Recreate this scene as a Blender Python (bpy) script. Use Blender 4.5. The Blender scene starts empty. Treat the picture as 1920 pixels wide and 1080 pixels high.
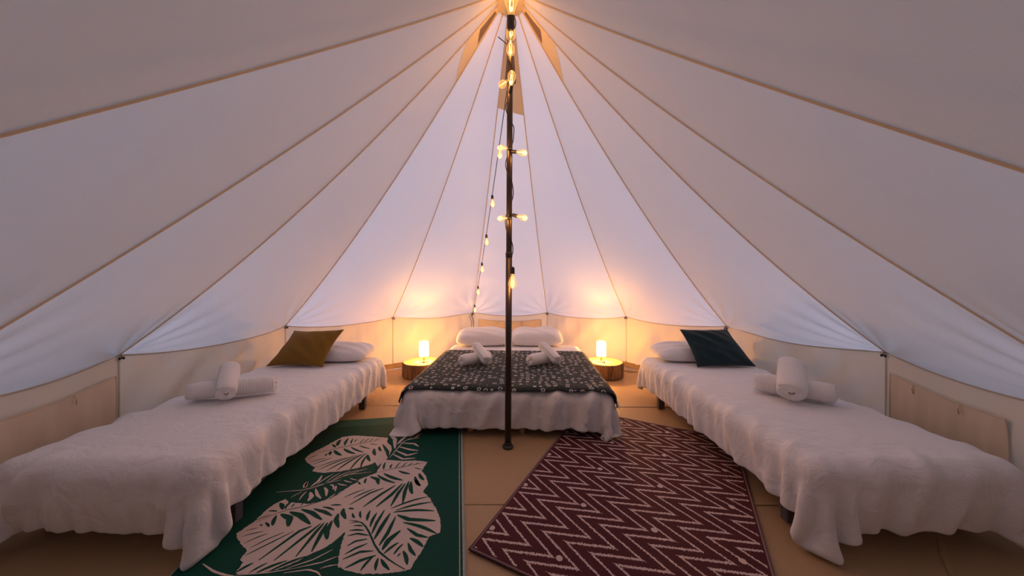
import bpy, bmesh, math, random
import numpy as np
from mathutils import Vector, Matrix
from mathutils.bvhtree import BVHTree

scene = bpy.context.scene
col = scene.collection
rng = np.random.default_rng(7)
random.seed(7)

# ------------------------------------------------------------------ camera, sky, exposure
F, YH, HC, CY, CX = 620.0, 520.0, 1.25, -2.437, 0.03     # focal length (px), horizon row, eye height, camera place
cam_d = bpy.data.cameras.new('camera')
cam = bpy.data.objects.new('camera', cam_d)
col.objects.link(cam)
cam.location = (CX, CY, HC)
cam.rotation_euler = (math.radians(90), 0, 0)
cam_d.sensor_width = 36
cam_d.lens = F / 1920 * 36
cam_d.shift_y = (YH - 540) / 1920
cam_d.clip_start = 0.01
scene.camera = cam

scene.view_settings.view_transform = 'Standard'
scene.view_settings.look = 'None'
scene.view_settings.gamma = 1
scene.view_settings.use_curve_mapping = False
scene.view_settings.exposure = 0.1
LAMP_W, BULB_W = 42.0, 1.05
SKY_STRENGTH = 1.0

world = bpy.data.worlds.new('dusk_sky')
scene.world = world
world.use_nodes = True
wn = world.node_tree.nodes
wl = world.node_tree.links
wn.clear()
w_out = wn.new('ShaderNodeOutputWorld')
w_bg = wn.new('ShaderNodeBackground')
w_tc = wn.new('ShaderNodeTexCoord')
w_sep = wn.new('ShaderNodeSeparateXYZ')
w_mr = wn.new('ShaderNodeMapRange')
w_ramp = wn.new('ShaderNodeValToRGB')
wl.new(w_tc.outputs['Generated'], w_sep.inputs[0])
wl.new(w_sep.outputs['Y'], w_mr.inputs['Value'])
w_mr.inputs['From Min'].default_value = -1
w_mr.inputs['From Max'].default_value = 1
wl.new(w_mr.outputs[0], w_ramp.inputs[0])
w_ramp.color_ramp.elements.new(0.5)
w_ramp.color_ramp.elements.new(0.75)
for e, c in zip(w_ramp.color_ramp.elements, ((0.02, 0.03, 0.04, 1), (0.11, 0.175, 0.25, 1), (0.54, 0.66, 1.0, 1), (2.7, 2.75, 4.1, 1))): e.color = c   # dusk: dark behind the camera, glowing behind the tent
wl.new(w_ramp.outputs[0], w_bg.inputs['Color'])
w_bg.inputs['Strength'].default_value = SKY_STRENGTH
wl.new(w_bg.outputs[0], w_out.inputs['Surface'])

# ------------------------------------------------------------------ helpers
def at(px, py, z=0.0):
    """point at height z that the photograph shows at pixel px, py"""
    d = F * (HC - z) / (py - YH)
    return Vector(((px - 960) * d / F + CX, d + CY, z))

def at_depth(px, py, d):
    return Vector(((px - 960) * d / F + CX, d + CY, HC - (py - YH) * d / F))

def tag(o, label=None, cat=None, group=None, kind=None):
    if label: o['label'] = label
    if cat: o['category'] = cat
    if group: o['group'] = group
    if kind: o['kind'] = kind
    return o

def empty(name, loc=(0, 0, 0), rz=0.0):
    o = bpy.data.objects.new(name, None)
    o.location = loc
    o.rotation_euler = (0, 0, rz)
    o.empty_display_size = 0.1
    col.objects.link(o)
    return o

def link(name, verts, faces, mat, parent=None, smooth=True, loc=None, uv=None, mats=None, midx=None):
    me = bpy.data.meshes.new(name)
    me.from_pydata([tuple(map(float, v)) for v in verts], [], [tuple(int(i) for i in f) for f in faces])
    if mats:
        for m in mats: me.materials.append(m)
        if midx is not None: me.polygons.foreach_set('material_index', np.asarray(midx, np.int32))
    else:
        me.materials.append(mat)
    if smooth:
        me.polygons.foreach_set('use_smooth', [True] * len(me.polygons))
    if uv is not None:
        lay = me.uv_layers.new(name='UVMap')
        li = np.zeros(len(me.loops), np.int32)
        me.loops.foreach_get('vertex_index', li)
        lay.data.foreach_set('uv', np.asarray(uv, np.float32)[li].ravel())
    me.update()
    o = bpy.data.objects.new(name, me)
    col.objects.link(o)
    if parent: o.parent = parent
    if loc is not None: o.location = loc
    return o

class MB:
    """collects simple shapes into one mesh"""
    def __init__(s): s.v, s.f = [], []
    def add(s, v, f):
        b = len(s.v)
        s.v += [tuple(p) for p in v]
        s.f += [tuple(i + b for i in q) for q in f]
        return s
    def box(s, lo, hi, bev=0.0):
        bm = bmesh.new()
        bmesh.ops.create_cube(bm, size=1)
        for v in bm.verts:
            v.co = Vector([(lo[k] + hi[k]) / 2 + v.co[k] * (hi[k] - lo[k]) for k in range(3)])
        if bev: bmesh.ops.bevel(bm, geom=bm.edges[:], offset=bev, segments=3, affect='EDGES', profile=0.5)
        bm.verts.index_update()
        s.add([v.co for v in bm.verts], [[v.index for v in f.verts] for f in bm.faces])
        bm.free()
        return s
    def lathe(s, prof, n=24, M=None, close=True):
        v, f = [], []
        for (r, z) in prof:
            for k in range(n):
                a = 2 * math.pi * k / n
                p = Vector((r * math.cos(a), r * math.sin(a), z))
                v.append(M @ p if M else p)
        for i in range(len(prof) - 1):
            for k in range(n):
                k2 = (k + 1) % n
                f.append((i * n + k, i * n + k2, (i + 1) * n + k2, (i + 1) * n + k))
        if close:
            f.append(tuple(range(n))[::-1])
            f.append(tuple((len(prof) - 1) * n + k for k in range(n)))
        return s.add(v, f)
    def tube(s, pts, r, n=8):
        pts = [Vector(p) for p in pts]
        v, f = [], []
        up = None
        for i, p in enumerate(pts):
            t = (pts[min(i + 1, len(pts) - 1)] - pts[max(i - 1, 0)]).normalized()
            if up is None: up = t.orthogonal().normalized()
            up = (up - t * up.dot(t))
            up = up.normalized() if up.length > 1e-6 else t.orthogonal().normalized()
            b = t.cross(up)
            rr = r[i] if hasattr(r, '__len__') else r
            for k in range(n):
                a = 2 * math.pi * k / n
                v.append(p + (up * math.cos(a) + b * math.sin(a)) * rr)
        for i in range(len(pts) - 1):
            for k in range(n):
                k2 = (k + 1) % n
                f.append((i * n + k, i * n + k2, (i + 1) * n + k2, (i + 1) * n + k))
        f.append(tuple(range(n))[::-1])
        f.append(tuple((len(pts) - 1) * n + k for k in range(n)))
        return s.add(v, f)
    def out(s, name, mat, parent=None, smooth=True, **k):
        o = link(name, s.v, s.f, mat, parent, smooth, **k)
        return o

def smooth_angle(o, deg=40):
    me = o.data
    me.polygons.foreach_set('use_smooth', [True] * len(me.polygons))
    bm = bmesh.new(); bm.from_mesh(me)
    for e in bm.edges:
        if len(e.link_faces) == 2 and e.calc_face_angle(0) > math.radians(deg): e.smooth = False
    bm.to_mesh(me); bm.free()
    return o

def frame_to(p, d):
    """matrix whose z axis runs along d, placed at p"""
    q = Vector(d).to_track_quat('Z', 'Y')
    return Matrix.Translation(p) @ q.to_matrix().to_4x4()

# ------------------------------------------------------------------ materials
class NT:
    def __init__(s, name):
        s.m = bpy.data.materials.new(name)
        s.m.use_nodes = True
        s.t = s.m.node_tree
        s.t.nodes.clear()
        s.o = s.t.nodes.new('ShaderNodeOutputMaterial')
    def n(s, kind, **kw):
        x = s.t.nodes.new(kind)
        for k, v in kw.items(): setattr(x, k, v)
        return x
    def l(s, a, b): s.t.links.new(a, b)
    def val(s, sock, v):
        if isinstance(v, bpy.types.NodeSocket): s.l(v, sock)
        else: sock.default_value = v
    def math(s, op, a, b=0.0, c=None):
        x = s.n('ShaderNodeMath', operation=op)
        s.val(x.inputs[0], a); s.val(x.inputs[1], b)
        if c is not None: s.val(x.inputs[2], c)
        return x.outputs[0]
    def mix(s, fac, a, b):
        x = s.n('ShaderNodeMix', data_type='RGBA')
        s.val(x.inputs[0], fac); s.val(x.inputs[6], a); s.val(x.inputs[7], b)
        return x.outputs[2]
    def coord(s, out='Object', scale=(1, 1, 1)):
        tc = s.n('ShaderNodeTexCoord'); mp = s.n('ShaderNodeMapping')
        s.l(tc.outputs[out], mp.inputs[0]); mp.inputs['Scale'].default_value = scale
        return mp.outputs[0]
    def noise(s, vec, scale, detail=3, rough=0.5, dist=0.0):
        x = s.n('ShaderNodeTexNoise')
        s.l(vec, x.inputs['Vector'])
        x.inputs['Scale'].default_value = scale; x.inputs['Detail'].default_value = detail
        x.inputs['Roughness'].default_value = rough; x.inputs['Distortion'].default_value = dist
        return x.outputs['Fac']
    def bump(s, h, strength=0.3, dist=0.01, normal=None):
        x = s.n('ShaderNodeBump')
        x.inputs['Strength'].default_value = strength; x.inputs['Distance'].default_value = dist
        s.l(h, x.inputs['Height'])
        if normal: s.l(normal, x.inputs['Normal'])
        return x.outputs[0]
    def ramp(s, fac, stops):
        x = s.n('ShaderNodeValToRGB')
        e = x.color_ramp.elements
        while len(e) < len(stops): e.new(0.5)
        for k, (p, c) in enumerate(stops):
            e[k].position = p; e[k].color = (*c, 1)
        s.l(fac, x.inputs[0])
        return x.outputs[0]
    def pbr(s, color, rough=0.7, metal=0.0, normal=None, sheen=0.0, spec=0.5):
        x = s.n('ShaderNodeBsdfPrincipled')
        s.val(x.inputs['Base Color'], color if isinstance(color, bpy.types.NodeSocket) else (*color, 1))
        x.inputs['Roughness'].default_value = rough; x.inputs['Metallic'].default_value = metal
        x.inputs['Specular IOR Level'].default_value = spec
        if sheen: x.inputs['Sheen Weight'].default_value = sheen
        if normal: s.l(normal, x.inputs['Normal'])
        s.l(x.outputs[0], s.o.inputs[0])
        return x

def simple(name, c, rough=0.6, metal=0.0, spec=0.5, var=0.0, vs=8.0):
    t = NT(name)
    colr = c
    if var:
        f = t.noise(t.coord(), vs, 4)
        colr = t.mix(f, (*[x * (1 - var) for x in c], 1), (*[min(1, x * (1 + var)) for x in c], 1))
    t.pbr(colr, rough, metal, spec=spec)
    return t.m

def canvas(name, c, trans, weave=True, wr=0.25):
    """thin cotton canvas: reflects and lets part of the light through"""
    t = NT(name)
    g = t.coord('Object')
    f = t.noise(g, 1.6, 4)
    colr = t.mix(f, (*[x * 0.94 for x in c], 1), (*c, 1))
    fine = t.noise(t.coord('Object', (1, 1, 1)), 420, 2)
    crease = t.noise(t.coord('Object', (1, 1, 0.35)), 7, 5, 0.55, 0.4)
    nb = t.bump(crease, wr, 0.02)
    nb = t.bump(fine, 0.12, 0.002, nb)
    d = t.n('ShaderNodeBsdfDiffuse'); tr = t.n('ShaderNodeBsdfTranslucent'); mx = t.n('ShaderNodeMixShader')
    t.l(colr, d.inputs[0]); t.l(colr, tr.inputs[0]); t.l(nb, d.inputs['Normal']); t.l(nb, tr.inputs['Normal'])
    mx.inputs[0].default_value = trans
    t.l(d.outputs[0], mx.inputs[1]); t.l(tr.outputs[0], mx.inputs[2]); t.l(mx.outputs[0], t.o.inputs[0])
    return t.m

def linen(name, c, scale=(1, 1.5, 1), wr=0.55, ws=7.0):
    t = NT(name)
    g = t.coord('Object', scale)
    big = t.noise(g, ws, 4, 0.55, 0.8)
    fine = t.noise(g, 300, 2)
    nb = t.bump(big, wr, 0.025)
    nb = t.bump(fine, 0.1, 0.002, nb)
    t.pbr(c, 0.85, normal=nb, sheen=0.15, spec=0.2)
    return t.m

M = {}
M['roof'] = canvas('roof_canvas', (0.86, 0.80, 0.74), 0.42)
M['wall'] = canvas('wall_canvas', (0.84, 0.74, 0.60), 0.18)
M['flap'] = canvas('window_flap_canvas', (0.80, 0.65, 0.50), 0.13)
M['patch'] = canvas('reinforced_canvas', (0.84, 0.70, 0.52), 0.14)
M['rope'] = canvas('seam_tape', (0.95, 0.80, 0.62), 0.45)
M['eave_tape'] = simple('eave_tape', (0.50, 0.40, 0.30), 0.8, var=0.1, vs=60)
M['mesh'] = simple('insect_mesh', (0.22, 0.15, 0.13), 0.9)
M['black'] = simple('black_plastic', (0.02, 0.018, 0.018), 0.45)
M['cable'] = simple('black_rubber_cable', (0.018, 0.016, 0.02), 0.6)
M['steel'] = simple('dark_painted_steel', (0.075, 0.052, 0.042), 0.38, 0.55, var=0.2, vs=3)
M['legmetal'] = simple('grey_painted_metal', (0.10, 0.095, 0.11), 0.4, 0.2)
M['sheet'] = linen('white_cotton', (0.84, 0.80, 0.80))
M['sheet2'] = linen('white_pillowcase', (0.84, 0.80, 0.80), wr=0.2, ws=7)
M['mattress'] = linen('mattress_ticking', (0.72, 0.66, 0.64), wr=0.1)
M['mustard'] = linen('mustard_velvet', (0.21, 0.105, 0.012), wr=0.12, ws=14)
M['petrol'] = linen('dark_petrol_velvet', (0.011, 0.030, 0.038), wr=0.12, ws=14)
M['pine'] = simple('pine_wood', (0.55, 0.33, 0.14), 0.6, var=0.2, vs=20)
M['label'] = simple('white_label_cloth', (0.82, 0.80, 0.80), 0.8)
M['gold'] = simple('brass', (0.75, 0.5, 0.2), 0.35, 0.9)

def towel_mat():
    t = NT('white_terry')
    g = t.coord('Object')
    fine = t.noise(g, 260, 3, 0.6)
    sp = t.n('ShaderNodeSeparateXYZ'); t.l(g, sp.inputs[0])
    rib = t.math('SINE', t.math('MULTIPLY', sp.outputs['X'], 420))
    msk = t.math('GREATER_THAN', sp.outputs['X'], 0.05)
    nb = t.bump(t.math('MULTIPLY', rib, msk), 0.35, 0.004)
    nb = t.bump(fine, 0.5, 0.004, nb)
    t.pbr((0.86, 0.81, 0.79), 0.95, normal=nb, sheen=0.3, spec=0.1)
    return t.m
M['towel'] = towel_mat()

def floor_mat():
    t = NT('tan_groundsheet')
    g = t.coord('Object')
    f = t.noise(g, 0.9, 5)
    colr = t.mix(f, (0.36, 0.23, 0.125, 1), (0.46, 0.30, 0.165, 1))
    w = t.noise(t.coord('Object', (1, 0.5, 1)), 3.2, 5, 0.6, 1.2)
    nb = t.bump(w, 0.35, 0.03)
    t.pbr(colr, 0.5, normal=nb, spec=0.35)
    return t.m
M['floor'] = floor_mat()

def zigzag_mat():
    t = NT('woven_zigzag')
    uv = t.n('ShaderNodeUVMap').outputs[0]
    sp = t.n('ShaderNodeSeparateXYZ'); t.l(uv, sp.inputs[0])
    u, v = sp.outputs[0], sp.outputs[1]
    per, du, tip = 0.193, 0.118, 0.436
    wob = t.math('MULTIPLY', t.math('SUBTRACT', t.noise(uv, 14, 2), 0.5), 0.010)
    u = t.math('ADD', u, wob)
    ph = t.math('FRACT', t.math('ADD', t.math('DIVIDE', t.math('ADD', v, t.math('MULTIPLY_ADD', u, 0.0737, -0.0822)), per), 8.0))
    up = t.math('LESS_THAN', ph, tip)
    tri = t.math('MINIMUM', t.math('DIVIDE', ph, tip), t.math('DIVIDE', t.math('SUBTRACT', 1.0, ph), 1 - tip))
    q = t.math('SUBTRACT', t.math('SUBTRACT', u, 0.03), t.math('MULTIPLY', tri, 0.207))
    fr = t.math('FRACT', t.math('ADD', t.math('DIVIDE', q, du), 8.5))
    dist = t.math('MULTIPLY', t.math('ABSOLUTE', t.math('SUBTRACT', fr, 0.5)), du)
    slope = t.math('ADD', t.math('MULTIPLY', up, 0.33 - 0.51), 0.51)
    dist = t.math('MULTIPLY', dist, slope)
    kn = t.noise(uv, 130, 2, 0.6)
    wid = t.math('MULTIPLY_ADD', kn, 0.023, -0.0063)
    line = t.math('LESS_THAN', dist, wid)
    # round woven dots, every third line and every second turn
    cu = t.math('SUBTRACT', t.math('FRACT', t.math('ADD', t.math('DIVIDE', t.math('SUBTRACT', u, 0.386), 0.357), 8.5)), 0.5)
    k3 = t.math('MULTIPLY', t.math('SUBTRACT', u, 0.386), -0.035)
    cv = t.math('SUBTRACT', t.math('FRACT', t.math('ADD', t.math('DIVIDE', t.math('SUBTRACT', t.math('SUBTRACT', v, 0.147), k3), 0.386), 8.5)), 0.5)
    r2 = t.math('ADD', t.math('POWER', t.math('MULTIPLY', cu, 0.357), 2.0), t.math('POWER', t.math('MULTIPLY', cv, 0.386), 2.0))
    rr = t.math('MULTIPLY_ADD', kn, 0.00025, 0.00012)
    dot = t.math('LESS_THAN', r2, rr)
    fac = t.math('MAXIMUM', line, dot)
    tone = t.noise(uv, 5, 3)
    base = t.mix(tone, (0.060, 0.010, 0.014, 1), (0.088, 0.016, 0.022, 1))
    ed = t.math('MINIMUM', t.math('MINIMUM', sp.outputs[0], t.math('SUBTRACT', 1.21, sp.outputs[0])), t.math('MINIMUM', v, t.math('SUBTRACT', 1.80, v)))
    fac = t.math('MULTIPLY', fac, t.math('GREATER_THAN', ed, 0.02))
    bord = t.math('MULTIPLY', t.math('LESS_THAN', ed, 0.012), t.math('GREATER_THAN', ed, 0.006))
    colr = t.mix(fac, base, (0.62, 0.47, 0.45, 1))
    colr = t.mix(t.math('MULTIPLY', bord, 0.5), colr, (0.5, 0.38, 0.38, 1))
    wv = t.n('ShaderNodeTexWave'); t.l(uv, wv.inputs[0]); wv.inputs['Scale'].default_value = 60; wv.bands_direction = 'Y'
    nb = t.bump(wv.outputs['Fac'], 0.25, 0.003)
    t.pbr(colr, 0.75, normal=nb, spec=0.2)
    return t.m
M['zigzag'] = zigzag_mat()

def green_mat():
    t = NT('woven_green')
    uv = t.n('ShaderNodeUVMap').outputs[0]
    sp = t.n('ShaderNodeSeparateXYZ'); t.l(uv, sp.inputs[0])
    u, v = sp.outputs[0], sp.outputs[1]
    tone = t.noise(uv, 4, 3)
    base = t.mix(tone, (0.001, 0.046, 0.032, 1), (0.002, 0.064, 0.045, 1))
    # lighter striped band at the far end, pale stitched lines along the side
    st = t.n('ShaderNodeMapping'); t.l(uv, st.inputs[0]); st.inputs['Scale'].default_value = (2.0, 70, 1)
    band = t.math('MULTIPLY', t.math('GREATER_THAN', v, 1.66), t.noise(st.outputs[0], 1.0, 2))
    colr = t.mix(t.math('MULTIPLY', band, 0.75), base, (0.035, 0.16, 0.12, 1))
    e = t.math('SUBTRACT', 1.22, u)
    ln = t.math('MAXIMUM', t.math('COMPARE', e, 0.009, 0.004), t.math('COMPARE', e, 0.026, 0.0025))
    ln = t.math('MULTIPLY', ln, t.noise(uv, 160, 1))
    colr = t.mix(ln, colr, (0.75, 0.72, 0.70, 1))
    wv = t.n('ShaderNodeTexWave'); t.l(uv, wv.inputs[0]); wv.inputs['Scale'].default_value = 60; wv.bands_direction = 'Y'
    nb = t.bump(wv.outputs['Fac'], 0.2, 0.003)
    t.pbr(colr, 0.7, normal=nb, spec=0.15)
    return t.m
M['green'] = green_mat()
M['green_plain'] = simple('woven_green_thread', (0.0015, 0.055, 0.038), 0.7, spec=0.15)
M['cream'] = simple('woven_cream_thread', (0.60, 0.49, 0.455), 0.75, spec=0.3, var=0.05, vs=150)

def throw_mat():
    t = NT('dark_floral_print')
    uv = t.n('ShaderNodeUVMap').outputs[0]
    vo = t.n('ShaderNodeTexVoronoi'); t.l(uv, vo.inputs['Vector'])
    vo.inputs['Scale'].default_value = 18.5; vo.inputs['Randomness'].default_value = 0.45
    d = vo.outputs['Distance']
    # little open flowers: a ring broken into petals around a dark eye
    sb = t.n('ShaderNodeVectorMath', operation='SUBTRACT')
    sc = t.n('ShaderNodeVectorMath', operation='SCALE'); t.l(uv, sc.inputs[0]); sc.inputs['Scale'].default_value = 1.0
    t.l(sc.outputs[0], sb.inputs[0]); t.l(vo.outputs['Position'], sb.inputs[1])
    s2 = t.n('ShaderNodeSeparateXYZ'); t.l(sb.outputs[0], s2.inputs[0])
    ang = t.math('ARCTAN2', s2.outputs[1], s2.outputs[0])
    pet = t.math('MULTIPLY_ADD', t.math('SINE', t.math('MULTIPLY', ang, 5)), 0.03, 0.26)
    ring = t.math('LESS_THAN', t.math('ABSOLUTE', t.math('SUBTRACT', d, pet)), 0.06)
    eye = t.math('LESS_THAN', d, 0.07)
    vo2 = t.n('ShaderNodeTexVoronoi'); t.l(uv, vo2.inputs['Vector'])
    vo2.inputs['Scale'].default_value = 46; vo2.inputs['Randomness'].default_value = 1
    leaf = t.math('MULTIPLY', t.math('LESS_THAN', vo2.outputs['Distance'], 0.16), t.math('GREATER_THAN', d, 0.42))
    base = (0.019, 0.024, 0.022, 1)
    colr = t.mix(ring, base, (0.52, 0.50, 0.46, 1))
    colr = t.mix(eye, colr, (0.30, 0.29, 0.24, 1))
    colr = t.mix(t.math('MULTIPLY', leaf, 0.5), colr, (0.20, 0.22, 0.17, 1))
    nb = t.bump(t.noise(uv, 22, 3), 0.4, 0.012)
    t.pbr(colr, 0.85, normal=nb, spec=0.2, sheen=0.1)
    return t.m
M['throw'] = throw_mat()

def bark_mat():
    t = NT('tree_bark')
    g = t.coord('Object', (1, 1, 0.12))
    f = t.noise(g, 26, 5, 0.65, 0.6)
    colr = t.ramp(f, [(0.3, (0.055, 0.026, 0.012)), (0.6, (0.30, 0.17, 0.08))])
    t.pbr(colr, 0.9, normal=t.bump(f, 0.8, 0.02))
    return t.m
M['bark'] = bark_mat()

def log_top_mat():
    t = NT('sawn_log_end')
    g = t.coord('Object')
    w = t.n('ShaderNodeTexWave', wave_type='RINGS', rings_direction='Z')
    t.l(g, w.inputs[0]); w.inputs['Scale'].default_value = 12; w.inputs['Distortion'].default_value = 2.5
    colr = t.mix(w.outputs['Fac'], (0.62, 0.40, 0.17, 1), (0.74, 0.52, 0.26, 1))
    t.pbr(colr, 0.55)
    return t.m
M['logtop'] = log_top_mat()

def shade_mat():
    t = NT('white_lamp_shade')
    d = t.n('ShaderNodeBsdfDiffuse'); tr = t.n('ShaderNodeBsdfTranslucent'); mx = t.n('ShaderNodeMixShader')
    d.inputs[0].default_value = (0.9, 0.86, 0.78, 1); tr.inputs[0].default_value = (0.95, 0.88, 0.74, 1)
    mx.inputs[0].default_value = 0.72
    tp = t.n('ShaderNodeBsdfTransparent'); tp.inputs[0].default_value = (1.0, 0.93, 0.8, 1); m2 = t.n('ShaderNodeMixShader')
    m2.inputs[0].default_value = 0.42          # open weave: part of the light goes straight through
    t.l(d.outputs[0], mx.inputs[1]); t.l(tr.outputs[0], mx.inputs[2]); t.l(mx.outputs[0], m2.inputs[1]); t.l(tp.outputs[0], m2.inputs[2]); t.l(m2.outputs[0], t.o.inputs[0])
    return t.m
M['shade'] = shade_mat()

def bulb_mat(name, e, tint, cov):
    t = NT(name)
    tp = t.n('ShaderNodeBsdfTransparent'); tp.inputs[0].default_value = (*tint, 1)
    gl = t.n('ShaderNodeBsdfGlossy'); gl.inputs['Roughness'].default_value = 0.05
    fr = t.n('ShaderNodeLayerWeight'); fr.inputs[0].default_value = 0.35
    em = t.n('ShaderNodeEmission'); em.inputs[0].default_value = (1.0, 0.50, 0.14, 1); em.inputs[1].default_value = e
    a = t.n('ShaderNodeMixShader'); b = t.n('ShaderNodeAddShader')
    t.l(t.math('MULTIPLY', fr.outputs['Facing'], cov), a.inputs[0]); t.l(tp.outputs[0], a.inputs[1]); t.l(gl.outputs[0], a.inputs[2])
    t.l(t.math('MULTIPLY_ADD', t.math('POWER', fr.outputs['Facing'], 2.5), e * 1.6, e * .8), em.inputs[1])
    t.l(a.outputs[0], b.inputs[0]); t.l(em.outputs[0], b.inputs[1]); t.l(b.outputs[0], t.o.inputs[0])
    return t.m
M['bulb'] = bulb_mat('lit_amber_glass', 0.30, (1.0, 0.86, 0.62), 0.5)
t_ = NT('glowing_filament'); e_ = t_.n('ShaderNodeEmission'); e_.inputs[0].default_value = (1.0, 0.62, 0.22, 1); e_.inputs[1].default_value = 6
t_.l(e_.outputs[0], t_.o.inputs[0]); M['filament'] = t_.m
M['lampbulb'] = bulb_mat('lit_lamp_bulb', 1.5, (1.0, 0.95, 0.85), 0.2)

# ------------------------------------------------------------------ the tent shell
HE, APEX = 0.707, Vector((0.02, 0, 3.37))
def ev(px, py): return at(px, py, HE)
V = [Vector((-0.75, -2.62, 1.55)), Vector((-1.755, -2.09, 1.10)), Vector((-2.42, -1.265, HE)), ev(222, 665), ev(535, 610), ev(737, 594), ev(886, 586),
     ev(1026, 585.5), ev(1174, 593), ev(1363, 611), ev(1662, 660), Vector((2.44, -1.22, HE)), Vector((1.755, -2.09, 1.0)), Vector((0.75, -2.62, 1.55))]
SAG = [0.02, 0.05, 0.09, 0.17, 0.15, 0.13, 0.10, 0.10, 0.13, 0.15, 0.17, 0.11, 0.05, 0.02]
NV = len(V)
def seam_pt(i, t):
    p = APEX.lerp(V[i], t)
    p.z -= SAG[i] * 4 * t * (1 - t)
    return p
ESAG = 0.05
def roof_pt(i, s, t):
    a, b = seam_pt(i, t), seam_pt((i + 1) % NV, t)
    p = a.lerp(b, s)
    bow = 4 * s * (1 - s)
    w = (V[(i + 1) % NV] - V[i]).length
    p.z -= ESAG * w / 1.2 * bow * t ** 2
    p.x *= 1 - 0.012 * bow * t * t; p.y *= 1 - 0.012 * bow * t * t
    # creases that fan out from the tent pegs' corners
    for (c, sg) in ((0.0, 1), (1.0, -1)):
        ds, dt = abs(s - c) * w, (1 - t) * 3.2
        r = math.hypot(ds, dt)
        a_ = math.atan2(ds, dt + 1e-6)
        fall = math.exp(-((r - 0.22) / 0.30) ** 2) * min(1, ds / 0.05)
        d = 0.011 * fall * math.sin(a_ * 15 + i * 1.7 + c)
        n = Vector((p.x, p.y, 0.9 * math.hypot(p.x, p.y) + 1e-6)).normalized()
        p += n * d
    return p
def eave_pt(i, s): return roof_pt(i, s, 1.0)

ground = MB().lathe([(14, -0.03), (14, -0.02), (0.01, -0.02)], 48).out('ground', simple('dark_grass', (0.05, 0.07, 0.03), 0.9, var=0.3, vs=3))
tag(ground, kind='structure')

fl_v = [(0, 0, 0)] ; fl_f = []
ring = [Vector((v.x, v.y, 0)) for v in V]
# a finely divided groundsheet, gently uneven
N = 90
gx = np.linspace(-2.9, 2.9, N)
ver, fac = [], []
for j in range(N):
    for i in range(N):
        x, y = gx[i], gx[j]
        z = 0.0018 * math.sin(x * 5.1 + 2 * math.sin(y * 2.3)) + 0.0015 * math.sin(y * 7.3 + 1.5 * math.sin(x * 3.1)) - 0.0035
        ver.append((x, y, z))
for j in range(N - 1):
    for i in range(N - 1):
        if math.hypot(gx[i], gx[j]) < 2.85: fac.append((j * N + i, j * N + i + 1, (j + 1) * N + i + 1, (j + 1) * N + i))
floor = link('floor', ver, fac, M['floor'])
tag(floor, kind='structure')
def floor_seam(a, b):
    a, b = Vector(a), Vector(b)
    n = (b - a).cross(Vector((0, 0, 1))).normalized() * 0.009
    k = 24
    v = []
    for i in range(k + 1):
        p = a.lerp(b, i / k) + n * 0.4 * math.sin(i * 0.9)
        v += [p - n + Vector((0, 0, -.001)), p - n * .8 + Vector((0, 0, .0005)), p + n * .8 + Vector((0, 0, .0005)), p + n + Vector((0, 0, -.001))]
    f = [(4 * i + c, 4 * i + c + 1, 4 * i + c + 5, 4 * i + c + 4) for i in range(k) for c in range(3)]
    link('floor_seam', v, f, M['floor'], floor)
for a, b in (((-0.02, 0.35, 0), (0.72, -0.42, 0)), ((-2.5, 0.82, 0), (2.5, 0.74, 0)), ((-2.4, -0.6, 0), (2.4, -0.62, 0)), ((1.55, -1.35, 0), (2.4, -0.55, 0))):
    floor_seam(a, b)

ceiling = empty('ceiling', (0, 0, 0))
tag(ceiling, kind='structure')
NS, NT_ = 56, 64
for i in range(NV):
    ver, fac = [], []
    for b in range(NT_ + 1):
        t = 0.012 + (1 - 0.012) * (1 - (1 - b / NT_) ** 1.7)
        for a in range(NS + 1): ver.append(roof_pt(i, a / NS, t))
    for b in range(NT_):
        for a in range(NS):
            q = b * (NS + 1) + a
            fac.append((q, q + 1, q + NS + 2, q + NS + 1))
    link('roof_panel', ver, fac, M['roof'], ceiling)
for i in range(NV):
    pts = []
    for k in range(49):
        t = 0.03 + 0.97 * k / 48
        p = seam_pt(i, t)
        pts.append(p - Vector((p.x, p.y, (APEX.z - HE) * 0.55)).normalized() * 0.006)
    MB().tube(pts, 0.0052, 6).out('roof_seam', M['rope'], ceiling)
# round canvas collar under the peak, and the three meshed vents
hub = MB().lathe([(0.024, 3.262), (0.06, 3.250), (0.112, 3.250), (0.119, 3.256), (0.116, 3.270), (0.024, 3.285)], 40, Matrix.Translation((0.018, 0, 0)), close=False).out('peak_collar', M['patch'], ceiling)
def panel_patch(i, corners, off, n=8):
    """quad in the (s, t) space of a roof panel, laid just inside the canvas"""
    v = []
    for b in range(n + 1):
        for a in range(n + 1):
            x, y = a / n, b / n
            s = (corners[0][0] * (1 - x) + corners[1][0] * x) * (1 - y) + (corners[3][0] * (1 - x) + corners[2][0] * x) * y
            t = (corners[0][1] * (1 - x) + corners[1][1] * x) * (1 - y) + (corners[3][1] * (1 - x) + corners[2][1] * x) * y
            p = roof_pt(i, s, t)
            v.append(p - Vector((p.x, p.y, 1.2)).normalized() * off)
    f = [(b * (n + 1) + a, b * (n + 1) + a + 1, (b + 1) * (n + 1) + a + 1, (b + 1) * (n + 1) + a) for b in range(n) for a in range(n)]
    return v, f
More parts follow.
